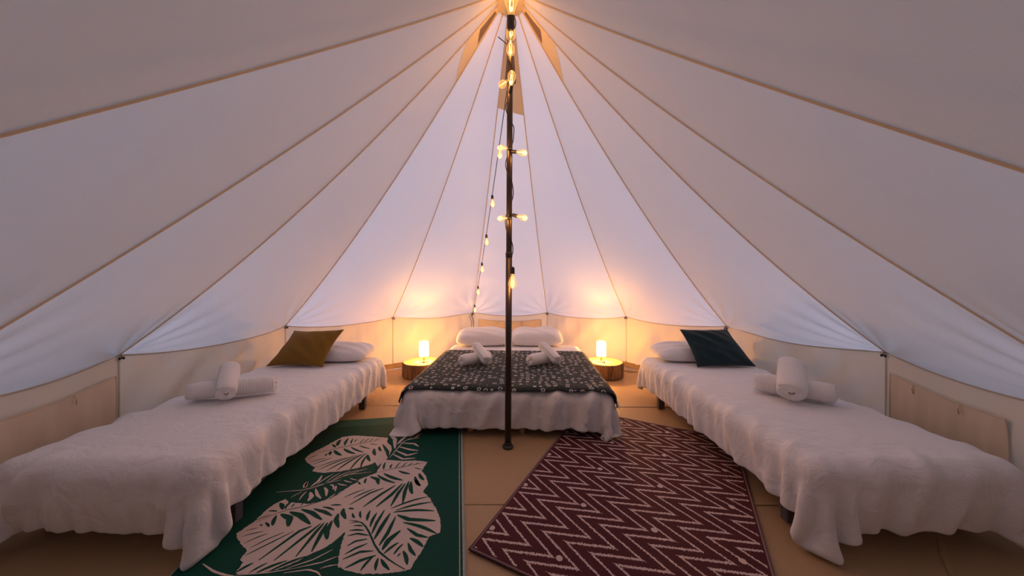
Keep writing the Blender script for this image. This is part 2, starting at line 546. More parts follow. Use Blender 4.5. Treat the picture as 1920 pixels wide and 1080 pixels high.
for i, flip in ((3, False), (9, True), (6, False)):
    fs = (lambda s: 1 - s) if flip else (lambda s: s)
    big = [(fs(0.02), 0.02), (fs(0.98), 0.02), (fs(0.99), 0.175), (fs(0.10), 0.120)]
    mid = [(fs(0.34), 0.042), (fs(0.80), 0.042), (fs(0.86), 0.098), (fs(0.24), 0.083)]
    if i == 6: big = [(.02, .03), (.98, .03), (.98, .215), (.02, .20)]; mid = [(.25, .10), (.75, .10), (.78, .15), (.22, .15)]
    v, f = panel_patch(i, big, 0.004)
    pt = link('vent_patch', v, f, M['patch'], ceiling)
    v, f = panel_patch(i, mid, 0.008)
    link('vent_mesh', v, f, M['mesh'], pt)

# walls
WB = 0.055
sides = {'left': (2, 3), 'back': (4, 5, 6, 7, 8), 'right': (9, 10), 'front': (0, 1, 11, 12)}
wall_of = {}
for side in ('left', 'back', 'right', 'front'):
    w = empty('wall_' + side); tag(w, kind='structure')
    bb = None
    for i in sides[side]:
        wall_of[i] = w
        NW, NH = 48, 12
        L = (V[i + 1] - V[i]).length
        ver, fac = [], []
        nrm = (V[i + 1] - V[i]).cross(Vector((0, 0, 1))).normalized()
        if nrm.dot(Vector((V[i].x, V[i].y, 0))) > 0: nrm = -nrm
        ph = rng.uniform(0, 6, 6)
        for a in range(NW + 1):
            s = a / NW
            top = eave_pt(i, s)
            bt = V[i].lerp(V[i + 1], s)
            for b in range(NH + 1):
                h = b / NH
                p = Vector((bt.x, bt.y, WB)).lerp(top, h)
                env = min(1, 6 * s * (1 - s) + .05)
                x = s * L
                wv = (math.sin(x * 31 + ph[0] + 1.3 * h) * 0.004 * h + math.sin(x * 13 + ph[1] - 3 * h) * 0.007 + math.sin(x * 57 + ph[2] + 4 * h) * 0.0022 * h
                      + math.sin(x * 11 + 6 * h + ph[3]) * 0.012 * h * (1 - h) * 3 + math.sin(x * 17 - 9 * h + ph[4]) * 0.022 * h * (1 - h) * 3) * env * (0.0 if h == 1 else 1) * (0.3 if i in (2, 6, 10) else 1.8 if i in (3, 9) else 1.2)
                p += nrm * wv
                ver.append(p)
        for a in range(NW):
            for b in range(NH):
                q = a * (NH + 1) + b
                fac.append((q, q + 1, q + NH + 2, q + NH + 1))
        link('wall_panel', ver, fac, M['wall'], w)
        e = MB().tube([eave_pt(i, k / 24) + nrm * 0.004 + Vector((0, 0, -.003)) for k in range(25)], 0.0045, 6).out('eave_seam', M['eave_tape'], w)
    # vertical seams and toggles at the corners
    cs = sorted(set(list(sides[side]) + ([sides[side][-1] + 1] if side == 'back' else [])))
    if side == 'left': cs = [2, 3]
    if side == 'right': cs = [10, 11]
    if side == 'front': cs = [0, 1, 12, 13]
    for i in cs:
        inw = Vector((-V[i].x, -V[i].y, 0)).normalized()
        MB().tube([Vector((V[i].x, V[i].y, z)) + inw * 0.006 for z in np.linspace(WB, V[i].z - 0.01, 10)], 0.005, 6).out('wall_seam', M['wall'], w)
        if side != 'front':
            mb = MB()
            for dx in (-0.012, 0.012):
                sd = inw.cross(Vector((0, 0, 1)))
                c = V[i] + inw * 0.022 + sd * dx + Vector((0, 0, -0.026))
                mb.lathe([(0.001, -.011), (.006, -.008), (.0075, 0), (.006, .008), (.001, .011)], 10, frame_to(c, Vector((0.3 * dx * 60, 0, 1))))
            mb.tube([V[i] + inw * 0.006, V[i] + inw * 0.022 + Vector((0, 0, -.012)), V[i] + inw * .022 + Vector((0, 0, -.03))], 0.0025, 6)
            mb.out('toggle', M['black'], w)
M['lip'] = simple('brown_groundsheet_lip', (0.20, 0.11, 0.055), 0.6, var=0.2, vs=10)
for side in ('left', 'back', 'right', 'front'):
    v, f = [], []
    for i in sides[side]:
        for k in range(9):
            s = k / 8
            p = V[i].lerp(V[i + 1], s)
            inw = Vector((-p.x, -p.y, 0)).normalized()
            q = Vector((p.x, p.y, 0)) + inw * (0.012 + 0.006 * math.sin(k * 2.1 + i))
            v += [q + inw * .02 + Vector((0, 0, .0)), q + Vector((0, 0, .035)), q - inw * .004 + Vector((0, 0, WB + .015 + .006 * math.sin(k * 1.7 + i)))]
            if k < 8:
                b = len(v) - 3
                f += [(b, b + 3, b + 4, b + 1), (b + 1, b + 4, b + 5, b + 2)]
    tag(link('baseboard_' + side, v, f, M['lip']), kind='structure')

# rolled-down window flaps in three of the wall panels
def window(n, i, s0, s1, h0, h1):
    w = empty('window_%d' % n); tag(w, kind='structure')
    nrm = (V[i + 1] - V[i]).cross(Vector((0, 0, 1))).normalized()
    if nrm.dot(Vector((V[i].x, V[i].y, 0))) > 0: nrm = -nrm
    NW, NH = 36, 8
    v, f = [], []
    for a in range(NW + 1):
        s = s0 + (s1 - s0) * a / NW
        top, bt = eave_pt(i, s), V[i].lerp(V[i + 1], s)
        for b in range(NH + 1):
            h = h0 + (h1 - h0) * b / NH
            p = Vector((bt.x, bt.y, WB)).lerp(top, h)
            env = 1 - abs(2 * b / NH - 1) ** 4
            p += nrm * (0.020 + env * (0.006 * math.sin(s * 34 + 2 * h) + 0.004 * math.sin(s * 71 - 3 * h)))
            v.append(p)
    for a in range(NW):
        for b in range(NH):
            q = a * (NH + 1) + b
            f.append((q, q + 1, q + NH + 2, q + NH + 1))
    link('window_flap', v, f, M['flap'], w)
    edge = [v[b] for b in range(NH, -1, -1)] + [v[a * (NH + 1)] for a in range(1, NW + 1)] + [v[NW * (NH + 1) + b] for b in range(1, NH + 1)] + [v[a * (NH + 1) + NH] for a in range(NW - 1, -1, -1)]
    MB().tube([p + nrm * .001 for p in edge], 0.004, 6).out('window_hem', M['flap'], w)
    for s in (0.3, 0.72):
        p = v[int(s * NW) * (NH + 1) + NH] + nrm * .004
        MB().tube([p, p + Vector((0, 0, -.03)) + nrm * .01, p + Vector((0.004, 0, -.06)) + nrm * .004, p + Vector((0.006, 0, -.03)) + nrm * .008], 0.0028, 6).out('tie_loop', M['rope'], w)
window(1, 2, 0.12, 0.955, 0.08, 0.80)
window(2, 6, 0.08, 0.92, 0.10, 0.86)
window(3, 10, 0.055, 0.635, 0.08, 0.80)

# ------------------------------------------------------------------ centre pole
pole = empty('centre_pole', (0, 0, 0)); tag(pole, 'dark steel pole standing in the middle of the tent', 'pole')
def pole_at(z): return Vector((0.018 * z / 3.25, 0, z))
MB().tube([pole_at(0.02), pole_at(1.42)], 0.0235, 24).out('lower_section', M['steel'], pole)
smooth_angle(MB().tube([pole_at(1.40), pole_at(3.30)], 0.0215, 24).out('upper_section', M['steel'], pole))
MB().tube([pole_at(1.395), pole_at(1.40), pole_at(1.43), pole_at(1.435)], [.0235, .0255, .0255, .0225], 24).out('joint_collar', M['steel'], pole)
smooth_angle(MB().lathe([(0.040, 0.0), (0.041, 0.008), (0.036, 0.014), (0.027, 0.018), (0.026, 0.035), (0.0237, 0.037)], 32).out('foot_plate', M['black'], pole))

# ------------------------------------------------------------------ cloth solver
def drape(P, dx, dy, collide, steps=80, iters=10, dt=1 / 50, damp=0.965, bend=0.10, grav=6.0, eps=None):
    P = np.asarray(P, np.float64); n, m, _ = P.shape
    Vv = np.zeros_like(P)
    D2 = math.hypot(dx, dy)
    sets = []
    def pair(a, b, st, ax, step, L, k):
        i0 = st if ax == 0 else 0; j0 = st if ax == 1 else 0
        si = step if ax == 0 else 1; sj = step if ax == 1 else 1
        if b >= 0: A = (slice(i0, n - a, si), slice(j0, m - b, sj)); B = (slice(i0 + a, n, si), slice(j0 + b, m, sj))
        else: A = (slice(i0, n - a, si), slice(-b, m)); B = (slice(i0 + a, n, si), slice(0, m + b))
        if eps is not None:
            ea = eps[A]; eb = eps[B]; na, nb = min(ea.shape[0], eb.shape[0]), min(ea.shape[1], eb.shape[1])
            L = L * (1 + 0.5 * (ea[:na, :nb] + eb[:na, :nb]))[..., None]
        sets.append((A, B, L, k))
    for st in (0, 1):
        pair(1, 0, st, 0, 2, dx, 1.0); pair(0, 1, st, 1, 2, dy, 1.0)
    for st in (0, 1):
        pair(1, 1, st, 0, 2, D2, 0.5); pair(1, -1, st, 0, 2, D2, 0.5)
    for st in range(2):
        pair(2, 0, st, 0, 4, 2 * dx, bend); pair(2, 0, st + 2, 0, 4, 2 * dx, bend)
        pair(0, 2, st, 1, 4, 2 * dy, bend); pair(0, 2, st + 2, 1, 4, 2 * dy, bend)
    for stp in range(steps):
        Vv[..., 2] -= grav * dt
        Vv *= damp
        sp = np.sqrt((Vv ** 2).sum(-1, keepdims=True)); Vv *= np.minimum(1, 1.2 / (sp + 1e-9))
        Q = P + Vv * dt
        for it in range(iters):
            for (A, B, L, k) in sets:
                qa, qb = Q[A], Q[B]
                na, nb = min(qa.shape[0], qb.shape[0]), min(qa.shape[1], qb.shape[1])
                qa = qa[:na, :nb]; qb = qb[:na, :nb]
                d = qb - qa
                l = np.sqrt((d * d).sum(-1, keepdims=True)) + 1e-9
                c = d * ((l - L) / l * (0.5 * k))
                qa += c; qb -= c
            if it % 3 == 2 or it == iters - 1: Q = collide(Q, P)
        Vv = (Q - P) / dt
        P = Q
    return P

def box_collider(lo, hi, r, rz=0.0, c0=(0, 0), mu=0.5, extra=None):
    c = np.array([(lo[k] + hi[k]) / 2 for k in range(3)]); h = np.array([(hi[k] - lo[k]) / 2 for k in range(3)]) - r
    def f(Q, P):
        q = Q - c
        a = np.abs(q) - h
        o = np.maximum(a, 0)
        l = np.sqrt((o * o).sum(-1))
        inside = a.max(-1)
        sd = np.where(l > 0, l, inside) - r
        hit = sd < 0
        g = np.where(l[..., None] > 1e-9, o / (l[..., None] + 1e-12), (a == a.max(-1, keepdims=True)) * 1.0) * np.sign(q)
        Q = Q - g * np.where(hit, sd, 0)[..., None]
        mv = Q - P
        tan = mv - g * (mv * g).sum(-1, keepdims=True)
        Q = Q - tan * np.where(hit, mu, 0)[..., None]
        fl = Q[..., 2] < 0.008
        Q[..., 2] = np.where(fl, 0.008, Q[..., 2])
        if extra: Q = extra(Q, P)
        return Q
    return f

def grid_faces(n, m):
    return [(i * m + j, (i + 1) * m + j, (i + 1) * m + j + 1, i * m + j + 1) for i in range(n - 1) for j in range(m - 1)]

def cloth_object(name, P, mat, thick, uv=None, sub=1):
    n, m, _ = P.shape
    o = link(name, P.reshape(-1, 3), grid_faces(n, m), mat, uv=uv)
    s = o.modifiers.new('thickness', 'SOLIDIFY'); s.thickness = thick; s.offset = 1.0
    b = o.modifiers.new('smooth', 'SUBSURF'); b.levels = sub; b.render_levels = sub
    return o

def sheet_grid(x0, x1, y0, y1, z, step, jitter=0.01, waves=()):
    n, m = int(round((x1 - x0) / step)) + 1, int(round((y1 - y0) / step)) + 1
    X, Y = np.meshgrid(np.linspace(x0, x1, n), np.linspace(y0, y1, m), indexing='ij')
    Z = np.full_like(X, z)
    for (kx, ky, ph, am) in waves: Z = Z + am * np.sin(kx * X + ky * Y + ph)
    Z = Z + rng.normal(0, jitter, Z.shape) * 0.3
    return np.stack([X, Y, Z], -1), (x1 - x0) / (n - 1), (y1 - y0) / (m - 1)

# ------------------------------------------------------------------ beds (built in their own frame, foot towards the camera)
def leg_mesh(x, y, z1, w=0.027, z0=0.002):
    mb = MB()
    mb.box((x - w, y - w * .8, z0), (x + w, y + w * .8, z1), 0.006)
    return mb

def single_bed(cx, label, W):
    bed = empty('single_bed', (cx, 0.05, 0)); tag(bed, label, 'bed')
    L0, L1, zt = -1.01, 1.03, 0.40
    smooth_angle(MB().box((-W + .01, L0 + .01, 0.215), (W - .01, L1 - .01, zt - .008), 0.075).out('mattress', M['mattress'], bed))
    smooth_angle(MB().box((-W + .01, L0 + .01, 0.165), (W - .01, L1 - .01, 0.214), 0.012).out('bed_base', M['mattress'], bed))
    for sx in (-1, 1):
        for y in (-0.80, 0.66):
            leg_mesh(sx * (W - 0.05), y, 0.166, 0.03, 0.009 if y < 0 and sx * cx < 0 else 0.002).out('leg', M['legmetal'], bed, smooth=False)
    return bed

beds_x = (-1.84, 1.87)
single_bed(beds_x[0], 'left single bed on grey metal legs, under mustard cushion and white duvet', 0.50)
single_bed(beds_x[1], 'right single bed on grey metal legs, under dark blue cushion and white duvet', 0.475)

def slack(G, x0, x1, y0, y1, hem, bands):
    """more cloth than mattress: gathers towards the hems, puckers in bands on top"""
    X, Y = G[..., 0], G[..., 1]
    d = np.maximum(np.maximum(x0 - X, X - x1), np.maximum(y0 - Y, Y - y1))
    e = 0.012 + hem * np.clip((d + 0.10) / 0.28, 0, 1)
    for (kx, ky, ph, am) in bands: e = e + am * (0.5 + 0.5 * np.sin(kx * X + ky * Y + ph)) ** 2
    return e

def creases(P, x0, x1, y0, y1, amp, foot, side, seed):
    """press slanting folds into the hanging parts of a draped sheet, dying out over the edge of the top"""
    r = np.random.default_rng(seed)
    du = np.gradient(P, axis=0); dv = np.gradient(P, axis=1)
    N = np.cross(du, dv); N /= np.linalg.norm(N, axis=-1, keepdims=True) + 1e-9
    n, m, _ = P.shape
    # distance along the cloth from the top's edge
    X, Y, Z = P[..., 0], P[..., 1], P[..., 2]
    top = Z.max()
    drop = np.clip(top - Z, 0, None)
    front = np.clip((y0 + 0.16 - Y) / 0.16, 0, 1) * foot
    lat = np.clip((np.abs(X - (x0 + x1) / 2) - ((x1 - x0) / 2 - 0.13)) / 0.13, 0, 1) * side
    def ridges(q): return 1 - 2 * np.abs(np.sin(q)) ** 0.7
    def field(sv, d):
        f = 0
        for (wl, sl, a) in ((0.30, 0.55, 1.0), (0.19, 0.75, 0.7), (0.12, 0.35, 0.35)):
            ph = r.uniform(0, 6, 3)
            wob = 0.25 * np.sin(sv * 4.1 + ph[1])
            mask = 0.5 + 0.5 * np.sin(sv * (2.3 / wl * 0.5) + ph[2])
            f = f + a * mask * ridges(math.pi * (sv / wl + sl * d / wl * 0.6 + wob) + ph[0])
        return f
    run = drop + 0.6 * np.clip((y0 + 0.16 - Y), 0, 0.2)
    run2 = drop + 0.6 * np.clip((np.abs(X - (x0 + x1) / 2) - ((x1 - x0) / 2 - 0.13)), 0, 0.2)
    F_ = field(X, run) * front * (1 - lat * 0.6) + field(Y, run2) * lat * (1 - front * 0.6)
    return P + N * (amp * F_ + amp * 0.4 * np.maximum(front, lat))[..., None]

def single_duvet(cx, hw, side, seed, label):
    # side: +1 when the open side of the bed looks to +x
    global rng
    rng = np.random.default_rng(seed)
    zt = 0.405
    x0, x1 = cx - hw - .005, cx + hw + .005
    if side > 0: sx0, sx1 = x0 - 0.05, x1 + 0.165
    else: sx0, sx1 = x0 - 0.17, x1 + 0.05
    y0, y1 = 0.05 - 1.015, 0.05 + 1.035
    wv = [(7 * side, 10, 1, .016), (16 * side, -9, 2, .010), (24, 19 * side, .5, .008), (3, 37, 2.2, .007), (41 * side, 30, 0.3, .005)]
    G, dx, dy = sheet_grid(sx0, sx1, y0 - 0.19, y1 + 0.06, zt + 0.05, 0.019, 0.008, wv)
    ep = slack(G, x0, x1, y0, y1, 0.035, [(9 * side, 6, seed, .035), (4, 13 * side, 1 + seed, .020), (23 * side, 17, seed, .03)])
    P = drape(G, dx, dy, box_collider((x0, y0, 0.165), (x1, y1, zt), 0.075, mu=0.55), eps=ep, steps=75, iters=9)
    P = creases(P, x0, x1, y0, y1, 0.024, 1.0, 0.75, seed)
    o = cloth_object('duvet', P, M['sheet'], 0.012)
    tag(o, label, 'duvet')
    return o
duvet_l = single_duvet(beds_x[0], 0.50, 1, 3, 'white duvet on the left single bed, draped over its foot')
duvet_r = single_duvet(beds_x[1], 0.475, -1, 5, 'white duvet on the right single bed, corner hanging low')

# double bed
DBX, DBR = 0.035, math.radians(-2.6)
dbed = empty('double_bed', (DBX, 1.16, 0), DBR); tag(dbed, 'low double bed behind the pole with cream base and wooden legs', 'bed')
DW, DL = 0.775, 1.0
smooth_angle(MB().box((-DW - .02, -DL + .01, 0.195), (DW + .02, DL - .01, 0.330), 0.062).out('mattress', M['mattress'], dbed))
smooth_angle(MB().box((-DW + .01, -DL + .015, 0.085), (DW - .01, DL - .015, 0.194), 0.015).out('bed_base', M['mattress'], dbed))
for x in (-0.68, -0.30, 0.12, 0.60):
    for y in (-0.92, 0.9):
        z0 = 0.009 if y < 0 and abs(x) > .5 else 0.001
        MB().lathe([(0.020, z0), (0.024, z0 + .003), (0.028, 0.086)], 14, Matrix.Translation((x, y, 0))).out('leg', M['pine'], dbed)

DC = 0.835          # half width of the stuffed duvet over the mattress
def double_duvet():
    global rng
    rng = np.random.default_rng(11)
    wv = [(9, 4, 1, .014), (17, 5, 2, .010), (29, 11, .5, .008), (43, 6, 2.2, .006)]
    G, dx, dy = sheet_grid(-DC - .16, DC + .16, -DL - .175, DL - .25, 0.39, 0.020, 0.008, wv)
    ep = slack(G, -DC, DC, -DL, DL, 0.06, [(11, 4, 2, .03), (26, 15, 1, .04)])
    P = drape(G, dx, dy, box_collider((-DC, -DL, 0.085), (DC, DL, 0.342), 0.075, mu=0.5), eps=ep, steps=75, iters=9)
    return creases(P, -DC, DC, -DL, DL, 0.034, 1.0, 0.25, 4)
Pd = double_duvet()
duvet_d = cloth_object('duvet', Pd, M['sheet'], 0.016)
duvet_d.location = (DBX, 1.16, 0); duvet_d.rotation_euler = (0, 0, DBR)
tag(duvet_d, 'white duvet on the double bed, gathered in folds at the foot', 'duvet')

def bvh_of(P):
    n, m, _ = P.shape
    return BVHTree.FromPolygons([Vector(p) for p in P.reshape(-1, 3)], grid_faces(n, m))

def throw():
    global rng
    rng = np.random.default_rng(21)
    bv = bvh_of(Pd)
    def hit_duvet(Q, P):
        q = Q.reshape(-1, 3); p = P.reshape(-1, 3)
        for k in range(len(q)):
            co, no, ix, di = bv.find_nearest(Vector(q[k]), 0.12)
            if co is None: continue
            if no.z < -0.2: no = -no
            s = (Vector(q[k]) - co).dot(no)
            if s < 0.024:
                dlt = no * (0.024 - s)
                q[k] += np.array(dlt)
                q[k, :2] = q[k, :2] * 0.5 + p[k, :2] * 0.5
        return q.reshape(Q.shape)
    bc = box_collider((-DC - .025, -DL - .022, 0.085), (DC + .025, DL, 0.368), 0.08, mu=0.4)
    cnt = [0]
    def colf(Q, P):
        cnt[0] += 1
        Q = bc(Q, P)
        if cnt[0] > 30 and cnt[0] % 3 == 0: Q = hit_duvet(Q, P)
        return Q
    wv = [(4, 7, 1, .010), (11, 3, 2, .006)]
    G, dx, dy = sheet_grid(-DC - .10, DC + .11, -DL + .005, -DL + 1.36, 0.44, 0.03, 0.006, wv)
    P = drape(G, dx * 1.004, dy * 1.004, colf, steps=45, iters=9)
    return P, dx, dy
Pt, tdx, tdy = throw()
n_, m_, _ = Pt.shape
uvt = [(i * tdx, j * tdy) for i in range(n_) for j in range(m_)]
throw_o = cloth_object('throw_blanket', Pt, M['throw'], 0.010, uv=uvt)
throw_o.location = (DBX, 1.16, 0); throw_o.rotation_euler = (0, 0, DBR)
tag(throw_o, 'dark grey-green flowered throw across the double bed', 'blanket')
# care label on the throw's near right corner
ci, cj = n_ - 4, 1
pa = Vector(Pt[ci, 0]) ; pb = Vector(Pt[ci - 1, 0])
dn = Vector((0.012, -0.03, -0.055)); sd = (pa - pb).normalized() * 0.03
link('care_label', [pa + Vector((0, -.012, .004)), pa + sd + Vector((0, -.012, .004)), pa + sd + dn, pa + dn,
                    pa + Vector((0, -.015, .006)), pa + sd + Vector((0, -.015, .006)), pa + sd + dn + Vector((0, -.003, .001)), pa + dn + Vector((0, -.003, .001))],
     [(0, 1, 2, 3), (4, 7, 6, 5), (0, 4, 5, 1), (1, 5, 6, 2), (2, 6, 7, 3), (3, 7, 4, 0)], M['label'], throw_o, smooth=False)

def world_bvh(o):
    dg = bpy.context.evaluated_depsgraph_get()
    e = o.evaluated_get(dg); me = e.to_mesh()
    R = Matrix.Translation(o.location) @ Matrix.Rotation(o.rotation_euler.z, 4, 'Z')
    t = BVHTree.FromPolygons([R @ v.co for v in me.vertices], [tuple(p.vertices) for p in me.polygons])
    e.to_mesh_clear()
    return t
bpy.context.view_layer.update()
surf = [world_bvh(o) for o in (duvet_l, duvet_r, duvet_d, throw_o)]
def top_z(x, y, default=0.4):
    zs = []
    for t in surf:
        h = t.ray_cast(Vector((x, y, 1.2)), Vector((0, 0, -1)))
        if h[0] is not None: zs.append(h[0].z)
    return max(zs) if zs else default
def top_over(pts, default=0.4): return max(top_z(x, y, default) for x, y in pts)

# ------------------------------------------------------------------ pillows and cushions
def pillow(name, corners, thick, mat, pinch=0.10, sharp=2.6, seed=0, wrinkle=0.006, n=30, flat=0.35, rnd=0.0, ex=0.55):
    """stuffed case spanned between four corners; the back bulges less by `flat`"""
    c = [Vector(p) for p in corners]
    nrm = ((c[1] - c[0]).cross(c[3] - c[0])).normalized()
    r = random.Random(seed)
    w = [(r.uniform(4, 12), r.uniform(4, 12), r.uniform(0, 6)) for _ in range(4)]
    ctr = sum(c, Vector()) / 4
    v = []; idx = {}
    def shell(sign):
        for b in range(n + 1):
            for a in range(n + 1):
                edge = a in (0, n) or b in (0, n)
                if edge and sign < 0: continue
                x, y = -math.cos(math.pi * a / n), -math.cos(math.pi * b / n)
                px = x * (1 - pinch * (1 - y * y) * abs(x) ** 3) if True else x
                py = y * (1 - pinch * (1 - x * x) * abs(y) ** 3)
                cr = 1 - rnd * (x * y) ** 4
                px *= cr; py *= cr
                p = (c[0] * (1 - px) * (1 - py) + c[1] * (1 + px) * (1 - py) + c[2] * (1 + px) * (1 + py) + c[3] * (1 - px) * (1 + py)) / 4
                h = (max(0, 1 - abs(x) ** sharp) * max(0, 1 - abs(y) ** sharp)) ** ex
                k = sum(math.sin(q[0] * x + q[1] * y + q[2]) for q in w) * wrinkle * h
                p = p + nrm * sign * ((thick / 2) * h * (1 if sign > 0 else 2 * flat) + (k if sign > 0 else 0))
                idx[(a, b, sign)] = len(v); v.append(p)
                if edge: idx[(a, b, -1)] = idx[(a, b, 1)]
    shell(1); shell(-1)
    f = []
    for b in range(n):
        for a in range(n):
            f.append((idx[(a, b, 1)], idx[(a + 1, b, 1)], idx[(a + 1, b + 1, 1)], idx[(a, b + 1, 1)]))
            f.append((idx[(a, b, -1)], idx[(a, b + 1, -1)], idx[(a + 1, b + 1, -1)], idx[(a + 1, b, -1)]))
    base = Vector((ctr.x, ctr.y, min(p.z for p in v)))
    o = link(name, [p - base for p in v], f, mat, loc=base)
    return o
def bed_pillow(x0, x1, y0, y1, z, thick, label, seed, tilt=0.0, group=None, rot=0.0):
    cx, cy = (x0 + x1) / 2, (y0 + y1) / 2
    R = Matrix.Rotation(rot, 3, 'Z')
    cs = []
    for (x, y, t) in ((x0, y0, 0), (x1, y0, 0), (x1, y1, tilt), (x0, y1, tilt)):
        q = R @ Vector((x - cx, y - cy, 0))
        cs.append((cx + q.x, cy + q.y, z + thick * 0.36 + t))
    o = pillow('pillow', cs, thick * 1.28, M['sheet2'], 0.03, 3.4, seed, 0.005, flat=0.36, rnd=0.09, ex=0.45)
    return tag(o, label, 'pillow', group)

zl, zr, zd = top_z(-1.8, 0.9), top_z(1.85, 0.9), 0.352
bed_pillow(-2.25, -1.40, 0.74, 1.12, zl + .004, 0.135, 'white pillow behind the mustard cushion', 1, 0.03)
bed_pillow(1.47, 2.32, 0.74, 1.12, zr + .004, 0.135, 'white pillow behind the dark blue cushion', 2, 0.03)
zd = top_over([(x, y) for x in (-.6, -.35, -.1, .1, .35, .6) for y in (1.75, 1.9)], .352)
bed_pillow(-0.705, -0.005, 1.76, 2.14, zd + .004, 0.185, 'white pillow on the double bed, left of the pole', 3, 0.05, rot=0.03)
bed_pillow(0.01, 0.70, 1.76, 2.14, zd + .004, 0.185, 'white pillow on the double bed, right of the pole', 4, 0.05, rot=-0.02)
zb = 0.435
c = pillow('cushion', [(-2.235, .60, zl + .012), (-1.695, .58, zl + .012), (-1.64, .86, zl + .315), (-2.155, .88, zl + .30)], 0.15, M['mustard'], 0.13, 2.2, 5, 0.005)
tag(c, 'mustard brown velvet cushion leaning on the left bed\'s pillow', 'cushion')
c = pillow('cushion', [(1.72, .58, zr + .012), (2.275, .60, zr + .012), (2.185, .88, zr + .315), (1.70, .86, zr + .315)], 0.15, M['petrol'], 0.09, 2.2, 6, 0.005)
tag(c, 'dark petrol blue velvet cushion leaning on the right bed\'s pillow', 'cushion')

# ------------------------------------------------------------------ rolled towels
def towel(a, b, R, label, group, flat=1.0, turns=3.3, ang=0.0, wob=0.0, taper=1.0):
    """towel rolled round the axis a-b, the spiral showing at both ends"""
    a, b = Vector(a), Vector(b)
    ax = b - a; L = ax.length; ax.normalize()
    side = ax.cross(Vector((0, 0, 1))).normalized(); up = side.cross(ax)
    n = 76; th = R / (turns + 0.45)
    def spiral(u):
        r = th * 0.55 + (R - th * 1.05) * u
        t = 2 * math.pi * turns * u + ang
        return r, t
    outl = []
    for k in range(n + 1):
        r, t = spiral(k / n); outl.append((r + th * .46, t))
    inl = []
    for k in range(n, -1, -1):
        r, t = spiral(k / n); inl.append((r - th * .42, t))
    ring = outl + inl
    ns = 9
    v = []
    for s in range(ns + 1):
        x = s / ns
        bul = 1 - 0.05 * abs(2 * x - 1) ** 3 + wob * math.sin(x * 9)
        bul *= 1 + (taper - 1) * x
        for (r, t) in ring:
            sx = 0.004 * math.sin(3 * t + 1) * (1 if s in (0, ns) else 0) - (1 if s == 0 else -1 if s == ns else 0) * 0.012 * (r / R) ** 4 * -1
            ed = 0.93 if s in (0, ns) else 1
            rr = r * bul * (ed if r > R * .8 else 1)
            p = a + ax * (L * x + sx) + side * (math.cos(t) * rr) + up * (math.sin(t) * rr * flat)
            v.append(p)
    m = len(ring); f = []
    for s in range(ns):
        for k in range(m):
            k2 = (k + 1) % m
            f.append((s * m + k, s * m + k2, (s + 1) * m + k2, (s + 1) * m + k))
    for k in range(n):
        q = (k, k + 1, m - 2 - k, m - 1 - k)
        f.append(q[::-1]); f.append(tuple(ns * m + i for i in q))
    ctr = (a + b) / 2
    rot = Matrix((ax, side, up)).transposed()
    inv = rot.inverted()
    o = link('rolled_towel', [inv @ (p - ctr) for p in v], f, M['towel'])
    o.matrix_world = Matrix.Translation(ctr) @ rot.to_4x4()
    return tag(o, label, 'towel', group)

def towel_pair(lo_a, lo_b, R1, hi_a, hi_b, R2, l1, l2, z, f1=1.0, f2=1.0):
    """a roll lying on the bed and a second one leaning across it"""
    towel((*lo_a, z + R1 * f1), (*lo_b, z + R1 * f1), R1, l1, None, f1, ang=2.2)
    a = Vector((*hi_a, z + R2 * f2 + .004)); b = Vector((*hi_b, z + 2 * R1 * f1 + R2 * f2 * .72))
    towel(a, b, R2, l2, None, f2, ang=0.6)

z = top_over([(-1.85 + i * .07, -.22 + j * .06) for i in range(-4, 5) for j in range(-2, 4)])
towel_pair((-2.12, -.245), (-1.655, -.075), .066, (-1.835, -.285), (-2.02, -.03), .068,
           'lower rolled white towel on the left single bed', 'upper rolled white towel on the left single bed', z, 1.0, .92)
z = top_over([(1.95 + i * .07, -.2 + j * .06) for i in range(-4, 5) for j in range(-2, 4)])
towel_pair((2.14, -.29), (1.80, -.02), .072, (1.84, -.29), (2.085, .0), .098,
           'lower rolled white towel on the right single bed', 'upper thick rolled white towel on the right single bed', z, 1.0, .74)
z = top_over([(-.35 + i * .05, .8 + j * .06) for i in range(-4, 5) for j in range(-1, 4)])
towel_pair((-.47, .76), (-.20, .97), .064, (-.205, .745), (-.345, .97), .062,
           'lower rolled white towel on the throw, left of the pole', 'upper rolled white towel on the throw, left of the pole', z, 1, .9)
z = top_over([(.33 + i * .05, .8 + j * .06) for i in range(-4, 5) for j in range(-1, 4)])
towel_pair((.195, .76), (.48, .97), .066, (.475, .76), (.335, .98), .062,
           'lower rolled white towel on the throw, right of the pole', 'upper rolled white towel on the throw, right of the pole', z, 1, .9)

